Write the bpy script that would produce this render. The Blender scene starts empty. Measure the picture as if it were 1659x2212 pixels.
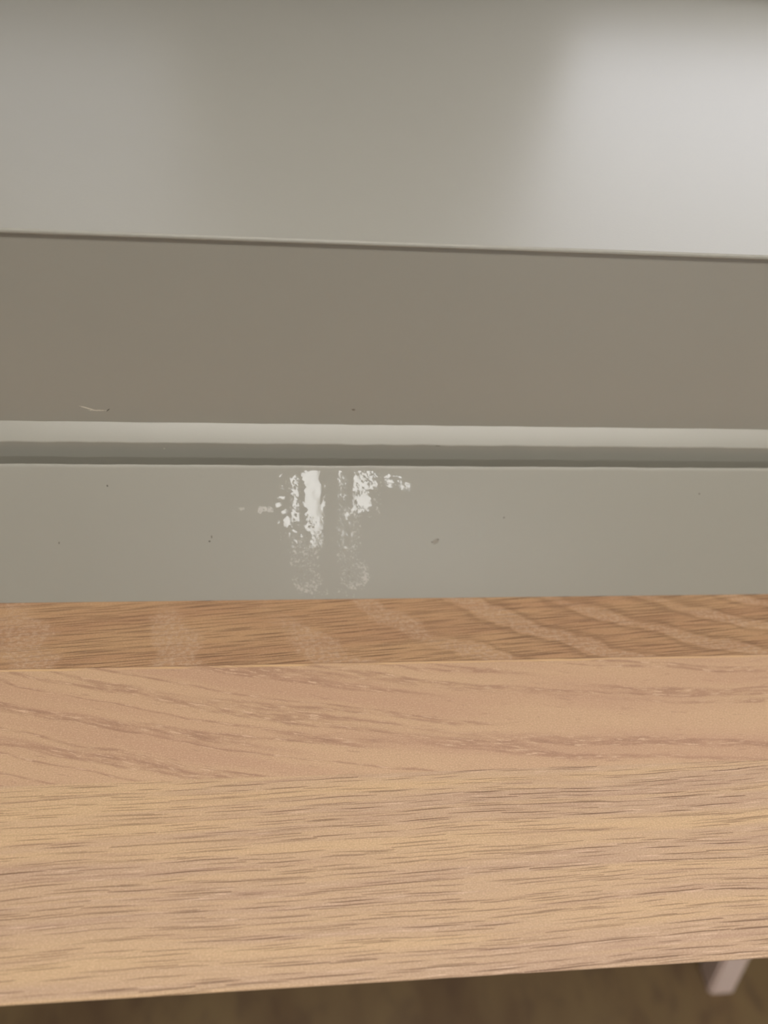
import bpy, bmesh, math, random
import numpy as np
from mathutils import Matrix, Vector
random.seed(7)
S = bpy.context.scene
COL = S.collection

# ------------------------------------------------------------------ camera, light, exposure
cam_d = bpy.data.cameras.new('camera'); cam = bpy.data.objects.new('camera', cam_d); COL.objects.link(cam)
S.camera = cam
PITCH, YAW = math.radians(45), math.radians(5.855)
K = Vector((0, math.cos(PITCH), -math.sin(PITCH)))
UP = Vector((0, math.sin(PITCH), math.cos(PITCH)))
R = math.cos(YAW)*Vector((1,0,0)) - math.sin(YAW)*K
B = -math.sin(YAW)*Vector((1,0,0)) - math.cos(YAW)*K
M = Matrix((R, UP, B)).transposed().to_4x4(); M.translation = (0, 0, 1.12)
cam.matrix_world = M
cam_d.sensor_fit = 'VERTICAL'; cam_d.sensor_height = 36; cam_d.sensor_width = 27
cam_d.lens = 27.02; cam_d.clip_start = 0.01
cam_d.dof.use_dof = True; cam_d.dof.focus_distance = 0.232; cam_d.dof.aperture_fstop = 8.0

S.view_settings.view_transform = 'Standard'; S.view_settings.look = 'None'
S.view_settings.gamma = 1; S.view_settings.use_curve_mapping = False
S.view_settings.exposure = 0.0
S.cycles.use_denoising = True
S.cycles.max_bounces = 8

W = bpy.data.worlds.new('world'); S.world = W; W.use_nodes = True
W.node_tree.nodes['Background'].inputs[0].default_value = (0.55, 0.62, 0.72, 1)
W.node_tree.nodes['Background'].inputs[1].default_value = 0.25

SKY_BACK = (0.90, 0.91, 1.0); POW_BACK = 2.5        # daylight through the window beyond the boxed ledge
POW_BACK2 = 0.9                                      # the smaller window, shaded outside
SKY_FRONT = (1.0, 1.0, 1.0); POW_FRONT = 9.8     # window behind the viewer
CEIL_COL = (1.0, 0.96, 0.92); POW_CEIL = 18.3        # unseen ceiling lamp, added to brighten the upward faces
POW_LEG_FILL = 8.0                                        # unseen low pane, added to brighten the stool leg

# ------------------------------------------------------------------ node helpers
def lin(h):
    c = [int(h[i:i+2], 16)/255 for i in (0, 2, 4)]
    return tuple(v/12.92 if v <= .04045 else ((v+.055)/1.055)**2.4 for v in c) + (1,)

class NT:
    def __init__(s, name):
        s.m = bpy.data.materials.new(name); s.m.use_nodes = True
        s.t = s.m.node_tree; s.N = s.t.nodes; s.L = s.t.links
        s.b = s.N['Principled BSDF']
    def put(s, sock, v):
        if hasattr(v, 'links') or isinstance(v, bpy.types.NodeSocket): s.L.new(v, sock)
        else: sock.default_value = v
    def m_(s, op, a, b=0.0, c=0.0, clamp=False):
        n = s.N.new('ShaderNodeMath'); n.operation = op; n.use_clamp = clamp
        s.put(n.inputs[0], a); s.put(n.inputs[1], b); s.put(n.inputs[2], c)
        return n.outputs[0]
    def add(s, a, b): return s.m_('ADD', a, b)
    def sub(s, a, b): return s.m_('SUBTRACT', a, b)
    def mul(s, a, b): return s.m_('MULTIPLY', a, b)
    def ss(s, v, a, b, lo=0.0, hi=1.0):
        n = s.N.new('ShaderNodeMapRange'); n.interpolation_type = 'SMOOTHSTEP'
        s.put(n.inputs['Value'], v)
        n.inputs['From Min'].default_value = a; n.inputs['From Max'].default_value = b
        n.inputs['To Min'].default_value = lo; n.inputs['To Max'].default_value = hi
        return n.outputs[0]
    def xyz(s):
        c = s.N.new('ShaderNodeTexCoord'); p = s.N.new('ShaderNodeSeparateXYZ')
        s.L.new(c.outputs['Object'], p.inputs[0]); return p.outputs[0], p.outputs[1], p.outputs[2]
    def comb(s, x, y, z=0.0):
        n = s.N.new('ShaderNodeCombineXYZ')
        for i, v in enumerate((x, y, z)): s.put(n.inputs[i], v)
        return n.outputs[0]
    def noise(s, x, y, z=0.0, detail=2.0, rough=.5, dist=0.0):
        n = s.N.new('ShaderNodeTexNoise'); n.inputs['Scale'].default_value = 1
        n.inputs['Detail'].default_value = detail; n.inputs['Roughness'].default_value = rough
        n.inputs['Distortion'].default_value = dist
        s.L.new(s.comb(x, y, z), n.inputs['Vector'])
        return n.outputs['Fac'] if 'Fac' in n.outputs else n.outputs[0]
    def mix(s, f, a, b, mode='MIX'):
        n = s.N.new('ShaderNodeMix'); n.data_type = 'RGBA'; n.blend_type = mode
        s.put(n.inputs[0], f); s.put(n.inputs[6], a); s.put(n.inputs[7], b)
        return n.outputs[2]
    def bump(s, h, strength, dist):
        n = s.N.new('ShaderNodeBump'); n.inputs['Strength'].default_value = strength
        n.inputs['Distance'].default_value = dist; s.L.new(h, n.inputs['Height'])
        s.L.new(n.outputs[0], s.b.inputs['Normal'])
    def set(s, **k):
        for a, v in k.items(): s.put(s.b.inputs[a.replace('_', ' ')], v)
        return s

def plain(name, hexc, rough=.5, var=.05, scale=40, ior=1.45):
    t = NT(name); x, y, z = t.xyz()
    n = t.noise(t.mul(x, scale), t.mul(y, scale), t.mul(z, scale), 3)
    c = lin(hexc); d = tuple(v*(1-var*2) for v in c[:3]) + (1,)
    t.set(Base_Color=t.mix(n, d, c), Roughness=rough, IOR=ior)
    return t.m

def glow(name, col, power):
    t = NT(name); x, y, z = t.xyz()
    n = t.noise(t.mul(x, 1.5), t.mul(y, 1.5), t.mul(z, 1.5), 1)
    t.set(Base_Color=(0, 0, 0, 1), Roughness=.2, Emission_Color=tuple(col)+(1,),
          Emission_Strength=t.ss(n, .2, .8, power*.9, power*1.1))
    return t.m

# ------------------------------------------------------------------ object helpers
def link(name, bm, mat, parent=None, smooth=False, kind=None):
    me = bpy.data.meshes.new(name); bm.normal_update(); bm.to_mesh(me); bm.free()
    me.materials.append(mat)
    for p in me.polygons: p.use_smooth = smooth
    o = bpy.data.objects.new(name, me); COL.objects.link(o)
    if parent: o.parent = parent
    if kind: o['kind'] = kind
    return o
def thing(name, label, cat, group=None, kind=None):
    o = bpy.data.objects.new(name, None); COL.objects.link(o)
    o.empty_display_size = .05
    if label: o['label'] = label; o['category'] = cat
    if group: o['group'] = group
    if kind: o['kind'] = kind
    return o
def box(bm, x0, x1, y0, y1, z0, z1):
    v = [bm.verts.new(p) for p in ((x0,y0,z0),(x1,y0,z0),(x1,y1,z0),(x0,y1,z0),(x0,y0,z1),(x1,y0,z1),(x1,y1,z1),(x0,y1,z1))]
    for f in ((3,2,1,0),(4,5,6,7),(0,1,5,4),(1,2,6,5),(2,3,7,6),(3,0,4,7)): bm.faces.new([v[i] for i in f])
    return bm
def boxbm(*a):
    return box(bmesh.new(), *a)
def extrude(profile, x0, x1, nseg=1, wob=None):
    """closed (y, z) outline, listed anticlockwise seen from +x, swept along x"""
    bm = bmesh.new(); rings = []
    for i in range(nseg+1):
        x = x0 + (x1-x0)*i/nseg
        rings.append([bm.verts.new((x, p[0] + (wob(x, k)[0] if wob else 0), p[1] + (wob(x, k)[1] if wob else 0))) for k, p in enumerate(profile)])
    n = len(profile)
    for i in range(nseg):
        for k in range(n):
            bm.faces.new((rings[i][k], rings[i+1][k], rings[i+1][(k+1) % n], rings[i][(k+1) % n]))
    bm.faces.new(rings[0][::-1]); bm.faces.new(rings[-1])
    bmesh.ops.recalc_face_normals(bm, faces=bm.faces)
    return bm
def arc(cy, cz, r, a0, a1, n=6):
    return [(cy + r*math.cos(math.radians(a0+(a1-a0)*i/n)), cz + r*math.sin(math.radians(a0+(a1-a0)*i/n))) for i in range(n+1)]
def autosmooth(o, ang=40):
    for p in o.data.polygons: p.use_smooth = True
    try: o.data.set_sharp_from_angle(angle=math.radians(ang))
    except Exception: pass

# ------------------------------------------------------------------ room
XL, XR, YF, YB, ZC = -1.7, 2.3, -2.0, 0.60, 2.4
wall_m = plain('wall_paint', '55524d', .7)
ceil_m = plain('ceiling_paint', 'd8d4cc', .8)
frame_m = plain('window_frame_paint', 'e0ddd6', .4)

def floor_mat():
    t = NT('brown_floor'); x, y, z = t.xyz()
    a = t.noise(t.mul(x, 9), t.mul(y, 3.5), 0, 3)
    b = t.noise(t.mul(x, 34), t.mul(y, 20), 4, 2)
    c = t.mix(t.ss(a, .35, .65), lin('765e44'), lin('8d7653'))
    c = t.mix(t.mul(t.ss(b, .45, .7), .5), c, lin('664f3e'))
    t.set(Base_Color=c, Roughness=.32)
    return t.m
link('floor', boxbm(XL, XR, YF, YB, -.03, 0), floor_mat(), kind='structure')
link('ceiling', boxbm(XL, XR, YF, YB, ZC, ZC+.03), ceil_m, kind='structure')
link('wall_left', boxbm(XL-.1, XL, YF-.1, YB+.1, -.03, ZC+.03), wall_m, kind='structure')
link('wall_right', boxbm(XR, XR+.1, YF-.1, YB+.1, -.03, ZC+.03), wall_m, kind='structure')

def wall_with_holes(name, y0, y1, holes):
    bm = bmesh.new(); xs = XL
    for (a, b, c, d) in sorted(holes):
        box(bm, xs, a, y0, y1, -.03, ZC+.03)
        box(bm, a, b, y0, y1, -.03, c); box(bm, a, b, y0, y1, d, ZC+.03)
        xs = b
    box(bm, xs, XR, y0, y1, -.03, ZC+.03)
    return link(name, bm, wall_m, kind='structure')
def window(n, x0, x1, z0, z1, y, out, mull, pane_m, fw=.035):
    """frame and mullions with a bright pane set in a wall opening; out = +1 / -1 towards the outdoors"""
    w = thing('window_%d' % n, None, None, kind='structure')
    bm = bmesh.new(); ya, yb = sorted((y + out*.02, y + out*.07))
    box(bm, x0, x0+fw, ya, yb, z0, z1); box(bm, x1-fw, x1, ya, yb, z0, z1)
    box(bm, x0+fw, x1-fw, ya, yb, z0, z0+fw); box(bm, x0+fw, x1-fw, ya, yb, z1-fw, z1)
    for (a, b) in mull: box(bm, a, b, ya, yb, z0+fw, z1-fw)
    link('window_frame', bm, frame_m, w)
    yp = y + out*.045
    link('pane', boxbm(x0+fw*.5, x1-fw*.5, yp-.002, yp+.002, z0+fw*.5, z1-fw*.5), pane_m, w)
    return w
H1 = (.175, 1.25, 1.065, 1.95); H2 = (-.30, -.08, 1.10, 1.75)
wall_with_holes('wall_back', YB, YB+.1, [H1, H2])
window(1, *H1, YB, 1, [(.70, .73)], glow('daylight_pane', SKY_BACK, POW_BACK), .02)
window(2, *H2, YB, 1, [], glow('shaded_daylight_pane', SKY_BACK, POW_BACK2), .02)
H3 = (-.17, .72, 1.365, 1.80); H4 = (.72, 1.28, .06, .45)
wall_with_holes('wall_front', YF-.1, YF, [H3, H4])
window(4, *H4, YF, -1, [], glow('leg_fill_pane', SKY_FRONT, POW_LEG_FILL), .03)  # made-up low window, its glowing pane added to light the stool leg
window(3, *H3, YF, -1, [(.0575, .1044)], glow('warm_daylight_pane', SKY_FRONT, POW_FRONT), .035)
dm = plain('brown_reflector', '6d4527', .45)  # made-up brown slab behind the viewer, added to tint the rail's reflection
d = thing('added_door_1', None, None, kind='structure')
link('reflector_leaf', boxbm(1.32, 2.2, YF+.002, YF+.045, 0.002, 2.02), dm, d)
lamp = thing('ceiling_fill_lamp', 'unseen long ceiling lamp added to light the ledge evenly', 'lamp')  # unseen fixture, added and stretched for broad even light on the ledge
bm = boxbm(-.55, 1.15, -.50, -.32, ZC-.075, ZC-.02)
bmesh.ops.bevel(bm, geom=bm.edges[:], offset=.012, segments=3, affect='EDGES')
link('fill_lamp_body', bm, glow('fill_lamp_glow', CEIL_COL, POW_CEIL), lamp)
link('fill_lamp_plate', boxbm(-.50, 1.10, -.47, -.35, ZC-.022, ZC-.001), frame_m, lamp)

# ------------------------------------------------------------------ grey painted boxed ledge
def paint(name, hexc, rough, spots=(), dark=None):
    """satin paint with faint roller texture; spots = (x, axis value, rx, r, slope, colour), axis is z"""
    t = NT(name); x, y, z = t.xyz()
    n1 = t.noise(t.mul(x, 12), t.mul(y, 12), t.mul(z, 12), 3)
    n2 = t.noise(t.mul(x, 900), t.mul(y, 900), t.mul(z, 900), 2)
    c = lin(hexc); c2 = tuple(v*.95 for v in c[:3]) + (1,)
    col = t.mix(n1, c2, c)
    for (sx, sz, rx, rz, sl, hc) in spots:
        dx = t.sub(x, sx); dz = t.sub(t.sub(z, sz), t.mul(dx, sl))
        d2 = t.add(t.m_('POWER', t.m_('ABSOLUTE', t.mul(dx, 1/rx)), 2.0), t.m_('POWER', t.m_('ABSOLUTE', t.mul(dz, 1/rz)), 2.0))
        e = t.noise(t.mul(x, 2500), t.mul(y, 2500), t.mul(z, 2500), 1)
        col = t.mix(t.ss(t.add(d2, t.mul(e, 1.2)), 1.5, .7), col, lin(hc))
    t.set(Base_Color=col, Roughness=rough, IOR=1.5)
    t.bump(n2, .06, .0003)
    return t.m

GREY = 'a09d91'
X0, X1 = -.62, .86
ZT = .90                       # oak top
led = thing('boxed_ledge', 'sage grey painted stepped wooden ledge running behind the oak board', 'ledge')
TOPZ = 1.0192
# top board with a rounded front arris
prof = arc(.2106+.0009, TOPZ-.0009, .0009, 200, 90, 6) + [(YB-.003, TOPZ), (YB-.003, TOPZ-.022), (.2134, TOPZ-.022), (.2134, TOPZ-.0014), (.2108, TOPZ-.0014)]
o = link('top_board', extrude(prof, X0, X1), paint('grey_top_paint', GREY, .37), led); autosmooth(o)
# front panel
ledge_z = .9518
spots = [(-.0722, .9575, .0030, .00035, -.35, 'd8d4c4'), (-.0690, .9566, .0035, .0003, 0, 'cfcbbb'), (-.0655, .9568, .0008, .0003, .9, '4a4840'),
         (.0165, .9583, .0008, .0006, 0, '6f6a5c')]
pm = paint('grey_panel_paint', GREY, .42, spots)
o = link('front_panel', extrude([(.2114, ledge_z-.003), (.2114, TOPZ-.0014), (.2132, TOPZ-.0014), (.2132, TOPZ-.023), (.2294, TOPZ-.023), (.2294, ledge_z-.003)], X0, X1), pm, led)
# ledge moulding: flat top with a small nosing, vertical fillet below
rng = random.Random(3)
ph = [rng.uniform(0, 6.28) for _ in range(8)]
def wob(x, k):
    a = .00006*(math.sin(x*170+ph[0]) + math.sin(x*411+ph[1]) + .7*math.sin(x*905+ph[2]))
    return (a, a*.6)
prof = [(.2058, .9290), (.2058, .9468)] + arc(.2058+.0007, .9472, .0007, 190, 132, 4) + [(.2113, ledge_z), (.2290, ledge_z), (.2290, .9290)]
o = link('ledge_moulding', extrude(prof, X0, X1, 300, lambda x, k: wob(x, k) if 1 <= k <= 7 else (0, 0)), paint('grey_ledge_paint', GREY, .36,
      [(-.048, .9449, .0004, .0004, 0, 'bdb9aa'), (.0465, .9472, .0016, .0002, 0, '5c584c')]), led); autosmooth(o, 35)
# base rail: face leaning back, thin rounded arris
A0 = (.1750, .9000); A1 = (.1994, .9423)
sl = Vector((A1[0]-A0[0], A1[1]-A0[1])).normalized()
p1 = (A1[0]-sl.x*.0008, A1[1]-sl.y*.0008)
prof = [(.1754, .9000), (.17512, .90015), p1, (A1[0]+.0001, A1[1]-.0001), (A1[0]+.0006, A1[1]+.0003), (A1[0]+.0009, A1[1]+.0002), (A1[0]+.0066, .9340), (A1[0]+.0066, .9282), (.2285, .9282), (.2285, .9000)]
bspots = [(-.0666, .9365, .0004, .0004, 0, '57544a'), (-.0333, .9193, .0004, .0004, 0, '57544a'), (-.0325, .9207, .0003, .0006, 0, '6b675b'),
          (.0468, .9190, .0016, .0012, .3, '8b8678'), (.0476, .9196, .0006, .0004, 0, '6d695e'), (.0455, .9188, .0005, .0003, 0, '6d695e'),
          (.0713, .9267, .0004, .0004, 0, '6b675b'), (.1440, .9345, .0004, .0004, 0, '6b675b'), (-.0840, .9190, .0003, .0005, 0, '6b675b')]
o = link('base_rail', extrude(prof, X0, X1, 300, lambda x, k: (wob(x*1.3+2, k)[0]*.8, wob(x*1.3+2, k)[1]*.5) if 2 <= k <= 5 else (0, 0)),
         paint('grey_rail_paint', GREY, .40, bspots), led); autosmooth(o, 20)

# ------------------------------------------------------------------ glossy drips on the base rail
UN = Vector((0, -sl.y, sl.x))            # outward normal of the leaning face
def vnoise(U, V, seed):
    r = np.random.RandomState(seed); n = 256; g = r.rand(n, n)
    i = np.floor(U).astype(int); j = np.floor(V).astype(int); fu = U-i; fv = V-j
    fu = fu*fu*(3-2*fu); fv = fv*fv*(3-2*fv)
    a = g[i % n, j % n]; b = g[(i+1) % n, j % n]; c = g[i % n, (j+1) % n]; d_ = g[(i+1) % n, (j+1) % n]
    return (a*(1-fu)+b*fu)*(1-fv) + (c*(1-fu)+d_*fu)*fv
def sstep(v, a, b):
    t = np.clip((v-a)/(b-a), 0, 1); return t*t*(3-2*t)
step = .085
U, V = np.meshgrid(np.arange(-26, 42, step), np.arange(.4, 47.9, step), indexing='ij')   # mm along the rail, mm up the face
wu = (vnoise(U*.9, V*.9, 1)-.5)*1.0 + (vnoise(U*2.6, V*2.6, 21)-.5)*.9; wv = (vnoise(U*.9, V*.9, 2)-.5)*1.6
UU, VV = U+wu, V+wv
def ell(cu, cv, ru, rv, soft=.35): 
    return 1-sstep(np.sqrt(((UU-cu)/ru)**2+((VV-cv)/rv)**2), 1-soft, 1+soft)
def quad(u0, u1, v0, v1, s=.6):
    return sstep(UU, u0-s, u0+s)*(1-sstep(UU, u1-s, u1+s))*sstep(VV, v0-s, v0+s)*(1-sstep(VV, v1-s, v1+s))
mx = np.maximum
fine = .45*vnoise(U*1.9+V*.6, V*1.2, 3) + .55*vnoise(U*4.2+V*1.6, V*2.4, 4)
lace = 1-np.abs(vnoise(U*1.5+V*.4, V*1.3, 13)-.5)*4*.8 - .5*vnoise(U*4, V*4, 14)+.1
mid = .65*vnoise(U*.8, V*.55, 5) + .35*vnoise(U*1.9, V*1.3, 6)
big_wet = mx(mx(quad(-.3, 6.8, 34, 48), quad(1.0, 6.7, 31, 36)), quad(-1.6, 4.2, 44.5, 47.6)*.9)
hole = ell(-1.3, 41.8, 1.1, 3.0, .15)
dens = np.zeros_like(U)
dens = mx(dens, .93*big_wet)
dens = mx(dens, .72*quad(-.2, 6.6, 26, 33)); dens = mx(dens, .66*quad(1.6, 6.6, 19, 27))
dens = mx(dens, .64*quad(-5.4, -2.0, 29, 46)); dens = mx(dens, .46*quad(-6.5, 1, 19, 30))
dens = mx(dens, .72*quad(15.5, 22.5, 41, 48)); dens = mx(dens, .64*quad(15.5, 25.5, 41, 48)); dens = mx(dens, .69*quad(16.0, 22.5, 32.5, 43)); dens = mx(dens, .78*ell(20.8, 37, 2.8, 3.6))
dens = mx(dens, .64*quad(11, 12.6, 40, 48, .3)); dens = mx(dens, .50*quad(11, 17.5, 37, 46))
dens = mx(dens, .46*quad(11, 17, 19, 36))
strk = np.abs(VV-(46.0-.05*(UU-28))) < .6
strk2 = np.abs(VV-(43.8-.22*(UU-28))) < 1.2
dens = mx(dens, .62*strk*sstep(UU, 27.3, 28)*(1-sstep(UU, 33, 34.5)))
dens = mx(dens, .60*strk2*sstep(UU, 27, 28)*(1-sstep(UU, 36, 39.5)))
dens = dens*(1-hole)
dens = mx(dens, .44*mx(ell(.8, 11, 5, 8), ell(15, 10, 4, 6)))
spk = vnoise(U*5.5+V*2, V*3.4, 17)
wet = dens - (.72*fine+.28*mid) - .16*(spk-.35)*(U > 8)
wet = sstep(wet, .0, .10)
for (cu, cv, ru, rv) in ((-8.3,38.2,1.0,1.0),(-9.3,35.6,1.0,1.0),(-7.5,33.2,1.2,.7),(-6.4,29.4,1.2,2.2),(-4.1,32.6,.7,1.7),(-3.7,26.0,.7,.6),
                         (-8.5,46.3,.4,.4),(-8.0,42.1,.4,.4),(-5.6,24.6,.5,.5),(5.4,30.4,1.0,2.0),(-8.9,29.4,.35,.9),(12.0,26.5,.4,.8),(13.8,25.2,.5,.9),
                         (13.9,19.6,.8,.8),(6.0,32.9,.7,.5),(14.6,31.5,.7,.9),(16.2,22,.4,.5),(11.8,21.2,.35,.5)):
    wet = mx(wet, 1-sstep(np.sqrt(((UU-cu)/ru)**2+((VV-cv)/rv)**2), .8, 1.25))
wave = (vnoise(U*.55, V*.4, 9)-.5)*.030 + (vnoise(U*1.4, V*1.1, 10)-.5)*.010*(1-.8*big_wet)
hgt = (.012 + .020*wet + wave*.5)*sstep(wet, .02, .3)
def film(name, mask, hg, mat, parent, lift):
    idx = -np.ones(U.shape, int); keep = (mask > .06)
    q = keep[:-1,:-1] & keep[1:,:-1] & keep[1:,1:] & keep[:-1,1:]
    used = np.zeros(U.shape, bool); used[:-1,:-1] |= q; used[1:,:-1] |= q; used[1:,1:] |= q; used[:-1,1:] |= q
    idx[used] = np.arange(used.sum())
    u, v, h = U[used]/1000, V[used]/1000, (hg[used]+lift)/1000
    co = np.stack([u, A0[0]+sl.x*v+UN.y*h, A0[1]+sl.y*v+UN.z*h], 1)
    i, j = np.nonzero(q)
    fs = np.stack([idx[i,j], idx[i+1,j], idx[i+1,j+1], idx[i,j+1]], 1)
    me = bpy.data.meshes.new(name); me.from_pydata(co.tolist(), [], fs.tolist()); me.materials.append(mat)
    for p in me.polygons: p.use_smooth = True
    o = bpy.data.objects.new(name, me); COL.objects.link(o); o.parent = parent
    return o
t = NT('clear_gloss_film'); x, y, z = t.xyz()
n = t.noise(t.mul(x, 500), t.mul(y, 500), t.mul(z, 500), 2)
t.set(Base_Color=t.mix(n, lin('a19e91'), lin('a5a295')), Roughness=.05, IOR=1.5)
gloss_m = t.m
t = NT('dull_residue'); x, y, z = t.xyz()
n = t.noise(t.mul(x, 900), t.mul(y, 900), t.mul(z, 900), 2)
t.set(Base_Color=t.mix(n, lin('b1ada1'), lin('c6c2b7')), Roughness=.25, IOR=1.5)
res_m = t.m
drips = thing('glossy_drips', 'glossy wet drip marks catching window light on the grey rail', 'drips')
film('gloss_film', wet, hgt, gloss_m, drips, .004)
ring1 = ell(.8, 7.5, 5.6, 6.2, .3)*(1-.3*ell(-.6, 10, 3.0, 3.4, .3)); ring2 = ell(17.6, 9.5, 6.2, 6.6, .3)*(1-.25*ell(16.4, 11, 3.6, 4.2, .3))
rd = .64*mx(ring1, ring2); rd = mx(rd, .54*quad(-5.5, 5.5, 12, 23)); rd = mx(rd, .47*quad(11, 20, 12, 34))
rd = mx(rd, .40*quad(-9, 6.8, 22, 46)); rd = mx(rd, .42*quad(14, 27, 30, 47)); rd = mx(rd, .40*quad(-1, 20, 1, 5))
rd = np.where(np.abs((UU+17)/6.2)**2+np.abs((VV-34-.06*(-UU-17))/1.0)**2 < 1, .9, rd)
res = sstep(rd + .50*(lace-.55) - (.35*fine+.25*mid+.19), 0, .06)*(wet < .06)
film('dull_residue', res, res*.006, res_m, drips, .001)

# ------------------------------------------------------------------ oak board
def oak():
    t = NT('oak'); x, y, z = t.xyz()
    J1, J2 = .1080, .1478
    jw = t.mul(t.sub(t.noise(t.mul(x, 60), 0, 0, 2), .5), .0006)
    yj = t.add(y, jw)
    inC = t.ss(yj, J2-.0001, J2+.0001); inA = t.ss(yj, J1+.0003, J1-.0003)
    # ---- pores: thin dark dashes
    def pores(yy, sx, sy, lo, hi, seed):
        a = t.noise(t.mul(x, sx), t.mul(yy, sy), seed, 1, .4)
        return t.ss(a, lo, hi)
    # front stave
    yA = t.add(t.sub(y, t.mul(x, .020)), t.mul(t.sub(t.noise(t.mul(x, 14), t.mul(y, 30), 2, 1), .5), .004))
    bandA = t.noise(t.mul(x, 5), t.mul(yA, 190), 1, 3, .55)
    def dashes(yy, sx, sy, seed, hl, ht, keep):
        n = t.N.new('ShaderNodeTexVoronoi'); n.inputs['Scale'].default_value = 1; n.inputs['Randomness'].default_value = 1
        n.voronoi_dimensions = '2D'
        px_ = t.mul(x, sx); py_ = t.add(t.mul(yy, sy), seed*7.3)
        t.L.new(t.comb(px_, py_, 0), n.inputs['Vector'])
        q = t.N.new('ShaderNodeSeparateXYZ'); t.L.new(n.outputs['Position'], q.inputs[0])
        rc = t.N.new('ShaderNodeSeparateColor'); t.L.new(n.outputs['Color'], rc.inputs[0])
        dx = t.mul(t.m_('ABSOLUTE', t.sub(px_, q.outputs[0])), 1/hl); dy = t.mul(t.m_('ABSOLUTE', t.sub(py_, q.outputs[1])), 1/ht)
        dx = t.m_('DIVIDE', dx, t.add(.55, t.mul(rc.outputs[1], .8)))
        d = t.add(t.mul(dx, dx), dy)
        return t.mul(t.ss(d, 1.1, .45), t.ss(rc.outputs[0], 1-keep, 1.15-keep))
    bandA2 = t.noise(t.mul(x, 22), t.mul(yA, 480), 12, 3, .6)
    cA = t.mix(t.ss(bandA, .34, .66), lin('caaa8d'), lin('dab990'))
    cA = t.mix(t.mul(t.ss(bandA2, .5, .72), .38), cA, lin('b08c78'))
    gA = t.ss(bandA, .38, .60, 1.0, .55)
    wA = t.mul(t.sub(t.noise(t.mul(x, 80), t.mul(y, 200), 9, 1), .5), .0006)
    yP = t.add(yA, wA)
    pA = t.m_('MAXIMUM', t.mul(dashes(yP, 52, 360, 1, .62, .060, .9), gA), t.mul(dashes(yP, 70, 480, 2, .58, .075, .75), .65))
    pA = t.m_('MAXIMUM', pA, t.mul(dashes(yP, 48, 620, 3, .62, .085, .6), .5))
    lA = t.mul(dashes(yP, 110, 700, 4, .5, .17, .5), t.ss(bandA, .52, .40))
    cA = t.mix(t.mul(lA, .55), cA, lin('ecceb0'))
    cA = t.mix(t.mul(pA, .92), cA, lin('6a4a34'))
    # middle stave: growth lines falling to the right
    cx = t.sub(t.mul(x, .17), t.mul(t.mul(x, x), .45))
    yB = t.add(t.add(y, cx), t.mul(t.sub(t.noise(t.mul(x, 25), t.mul(y, 50), 5, 2), .5), .005))
    lineB = t.noise(t.mul(x, 3.5), t.mul(yB, 150), 21, 1, .5)
    ridge = t.ss(t.m_('ABSOLUTE', t.sub(lineB, .52)), .055, .0)
    fl = t.noise(t.mul(x, 110), t.mul(yB, 750), 6, 3, .6)
    cB = t.mix(t.ss(t.noise(t.mul(x, 8), t.mul(yB, 90), 9, 2), .35, .65), lin('cba587'), lin('d4b18e'))
    cB = t.mix(t.mul(ridge, t.ss(fl, .36, .60, .12, .62)), cB, lin('9d7660'))
    cB = t.mix(t.mul(t.ss(fl, .60, .70), .35), cB, lin('a17d68'))
    fl2 = t.noise(t.mul(x, 190), t.mul(yB, 1700), 7, 2, .5)
    cB = t.mix(t.mul(t.mul(ridge, t.ss(fl2, .56, .66)), .85), cB, lin('e3c2a2'))
    # back stave: rising pores with pale rough diagonal bands
    yC = t.sub(y, t.mul(x, .082))
    k = t.m_('MAXIMUM', t.add(1.3, t.mul(x, 17)), .25)
    ph_ = t.add(t.add(x, t.mul(t.sub(y, J2), k)), t.mul(t.sub(t.noise(t.mul(x, 60), t.mul(y, 90), 11, 3), .5), .03))
    bw = t.m_('SINE', t.mul(ph_, 2*math.pi/.052))
    bw = t.mul(bw, t.ss(t.noise(t.mul(x, 20), t.mul(y, 30), 40, 1), .35, .55, .45, 1.0))
    band = t.ss(bw, .35, .75)
    edge = t.mul(t.ss(bw, -.5, .2), t.ss(bw, .5, .3))
    cC = t.mix(t.ss(t.noise(t.mul(x, 12), t.mul(yC, 120), 15, 2), .3, .7), lin('b48b68'), lin('c09a72'))
    rg = t.noise(t.mul(x, 600), t.mul(y, 900), 16, 3, .6)
    cC = t.mix(t.mul(t.mul(edge, t.ss(x, .03, .07)), .35), cC, lin('7d6046'))
    cC = t.mix(t.mul(band, t.ss(rg, .42, .60, .08, .75)), cC, lin('c9a98c'))
    pC = t.m_('MAXIMUM', dashes(yC, 50, 640, 5, .64, .10, .95), t.mul(dashes(yC, 60, 900, 6, .60, .14, .85), .85))
    cC = t.mix(t.mul(pC, t.ss(bw, .2, .8, .95, .40)), cC, lin('64432b'))
    col = t.mix(inC, cB, cC); col = t.mix(inA, col, cA)
    # fine overall grain and the joint lines
    fg = t.noise(t.mul(x, 500), t.mul(y, 2600), 30, 2, .6)
    sp = t.noise(t.mul(x, 1800), t.mul(y, 2600), 31, 2, .6)
    col = t.mix(t.ss(sp, .35, .65, .22, .0), col, lin('8d6a4c')); col = t.mix(t.ss(sp, .55, .75, .0, .22), col, lin('f0d8bc'))
    col = t.mix(t.ss(fg, .3, .7, .0, .12), col, lin('96704f'))
    j2 = t.ss(t.m_('ABSOLUTE', t.sub(yj, J2-.0005)), .0006, .0002)
    col = t.mix(t.mul(j2, t.ss(t.noise(t.mul(x, 40), 3, 3, 1), .35, .6, .1, .7)), col, lin('dcb886'))
    j3 = t.ss(t.m_('ABSOLUTE', t.sub(yj, J2+.0001)), .0003, .0001)
    col = t.mix(t.mul(j3, .5), col, lin('80583c'))
    t.set(Base_Color=col, Roughness=.50, IOR=1.45)
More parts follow.
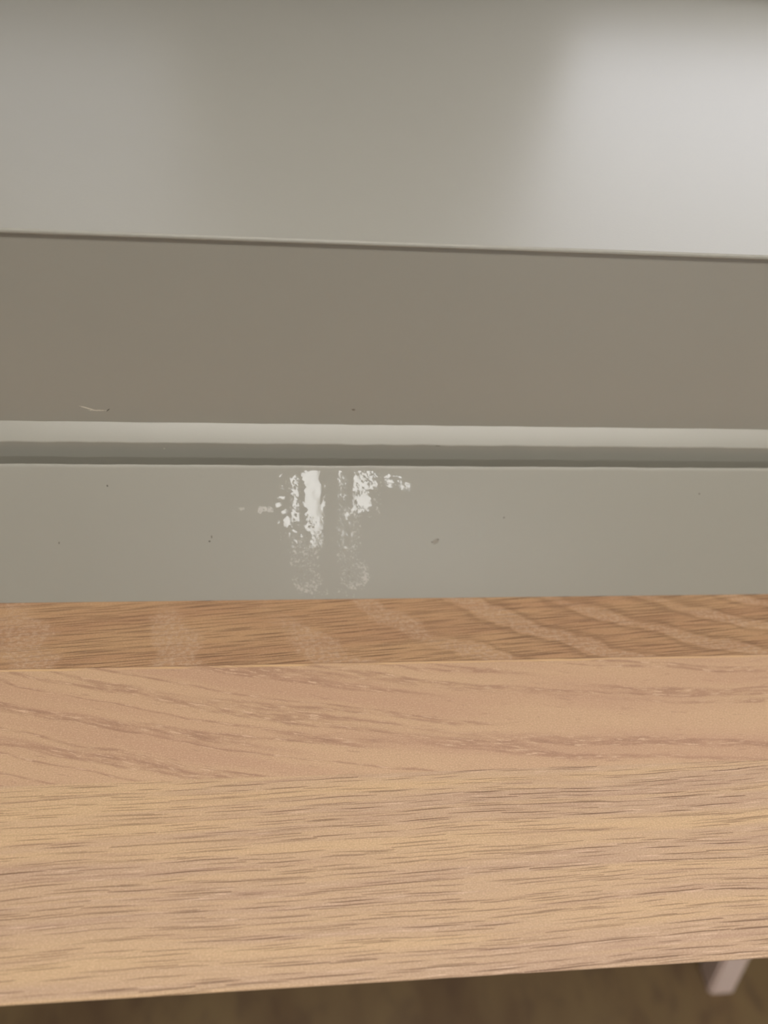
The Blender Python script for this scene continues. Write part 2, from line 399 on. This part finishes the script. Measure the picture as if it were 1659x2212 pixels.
    hB = t.sub(t.mul(rg, t.mul(band, inC)), t.mul(t.mul(pC, inC), 1.0))
    hB = t.sub(hB, t.mul(t.mul(pA, inA), .8))
    hB = t.add(hB, t.mul(fg, .3))
    hB = t.add(hB, t.mul(sp, .35))
    t.bump(hB, .45, .0004)
    return t.m
rr = .0006
prof = arc(.0526+rr, ZT-rr, rr, 180, 90, 4) + [(YB-.003, ZT), (YB-.003, ZT-.028), (.0626, ZT-.028)]   # front edge cut back underneath
ob = link('oak_board', extrude(prof, X0, X1), oak()); autosmooth(ob, 50)
ob['label'] = 'light oak board of glued staves in front of the grey ledge'; ob['category'] = 'worktop'

# ------------------------------------------------------------------ stool below the board (one foot peeps out)
def stool():
    st = thing('stool', 'pale pink painted leg standing on the brown floor below the oak board', 'stool')
    pk = plain('pale_pink_paint', 'f8e0d2', .5)
    cx, cy, hs = .70, .405, .45
    bm = bmesh.new()
    bmesh.ops.create_cone(bm, cap_ends=True, segments=48, radius1=.165, radius2=.170, depth=.03, matrix=Matrix.Translation((cx, cy, hs+.015)))
    bmesh.ops.bevel(bm, geom=[e for e in bm.edges if abs(e.verts[0].co.z-e.verts[1].co.z) < 1e-5], offset=.006, segments=3, affect='EDGES')
    link('seat', bm, pk, st)
    for (fx, fy, ty) in ((.540, .246, .392), (.840, .246, .392), (.840, .562, .418), (.540, .562, .418)):   # legs splayed front and back
        tx = fx + (.02 if fx < cx else -.02)
        bm = bmesh.new(); r0 = .0175; r1 = .022
        a = [bm.verts.new((fx+sx*r0, fy+sy*r0, 0)) for sx, sy in ((-1,-1),(1,-1),(1,1),(-1,1))]
        b = [bm.verts.new((tx+sx*r1, ty+sy*r1, hs+.002)) for sx, sy in ((-1,-1),(1,-1),(1,1),(-1,1))]
        bm.faces.new(a[::-1]); bm.faces.new(b)
        for i in range(4): bm.faces.new((a[i], a[(i+1) % 4], b[(i+1) % 4], b[i]))
        bmesh.ops.bevel(bm, geom=bm.edges[:], offset=.003, segments=2, affect='EDGES')
        link('leg', bm, pk, st)
    return st
stool()
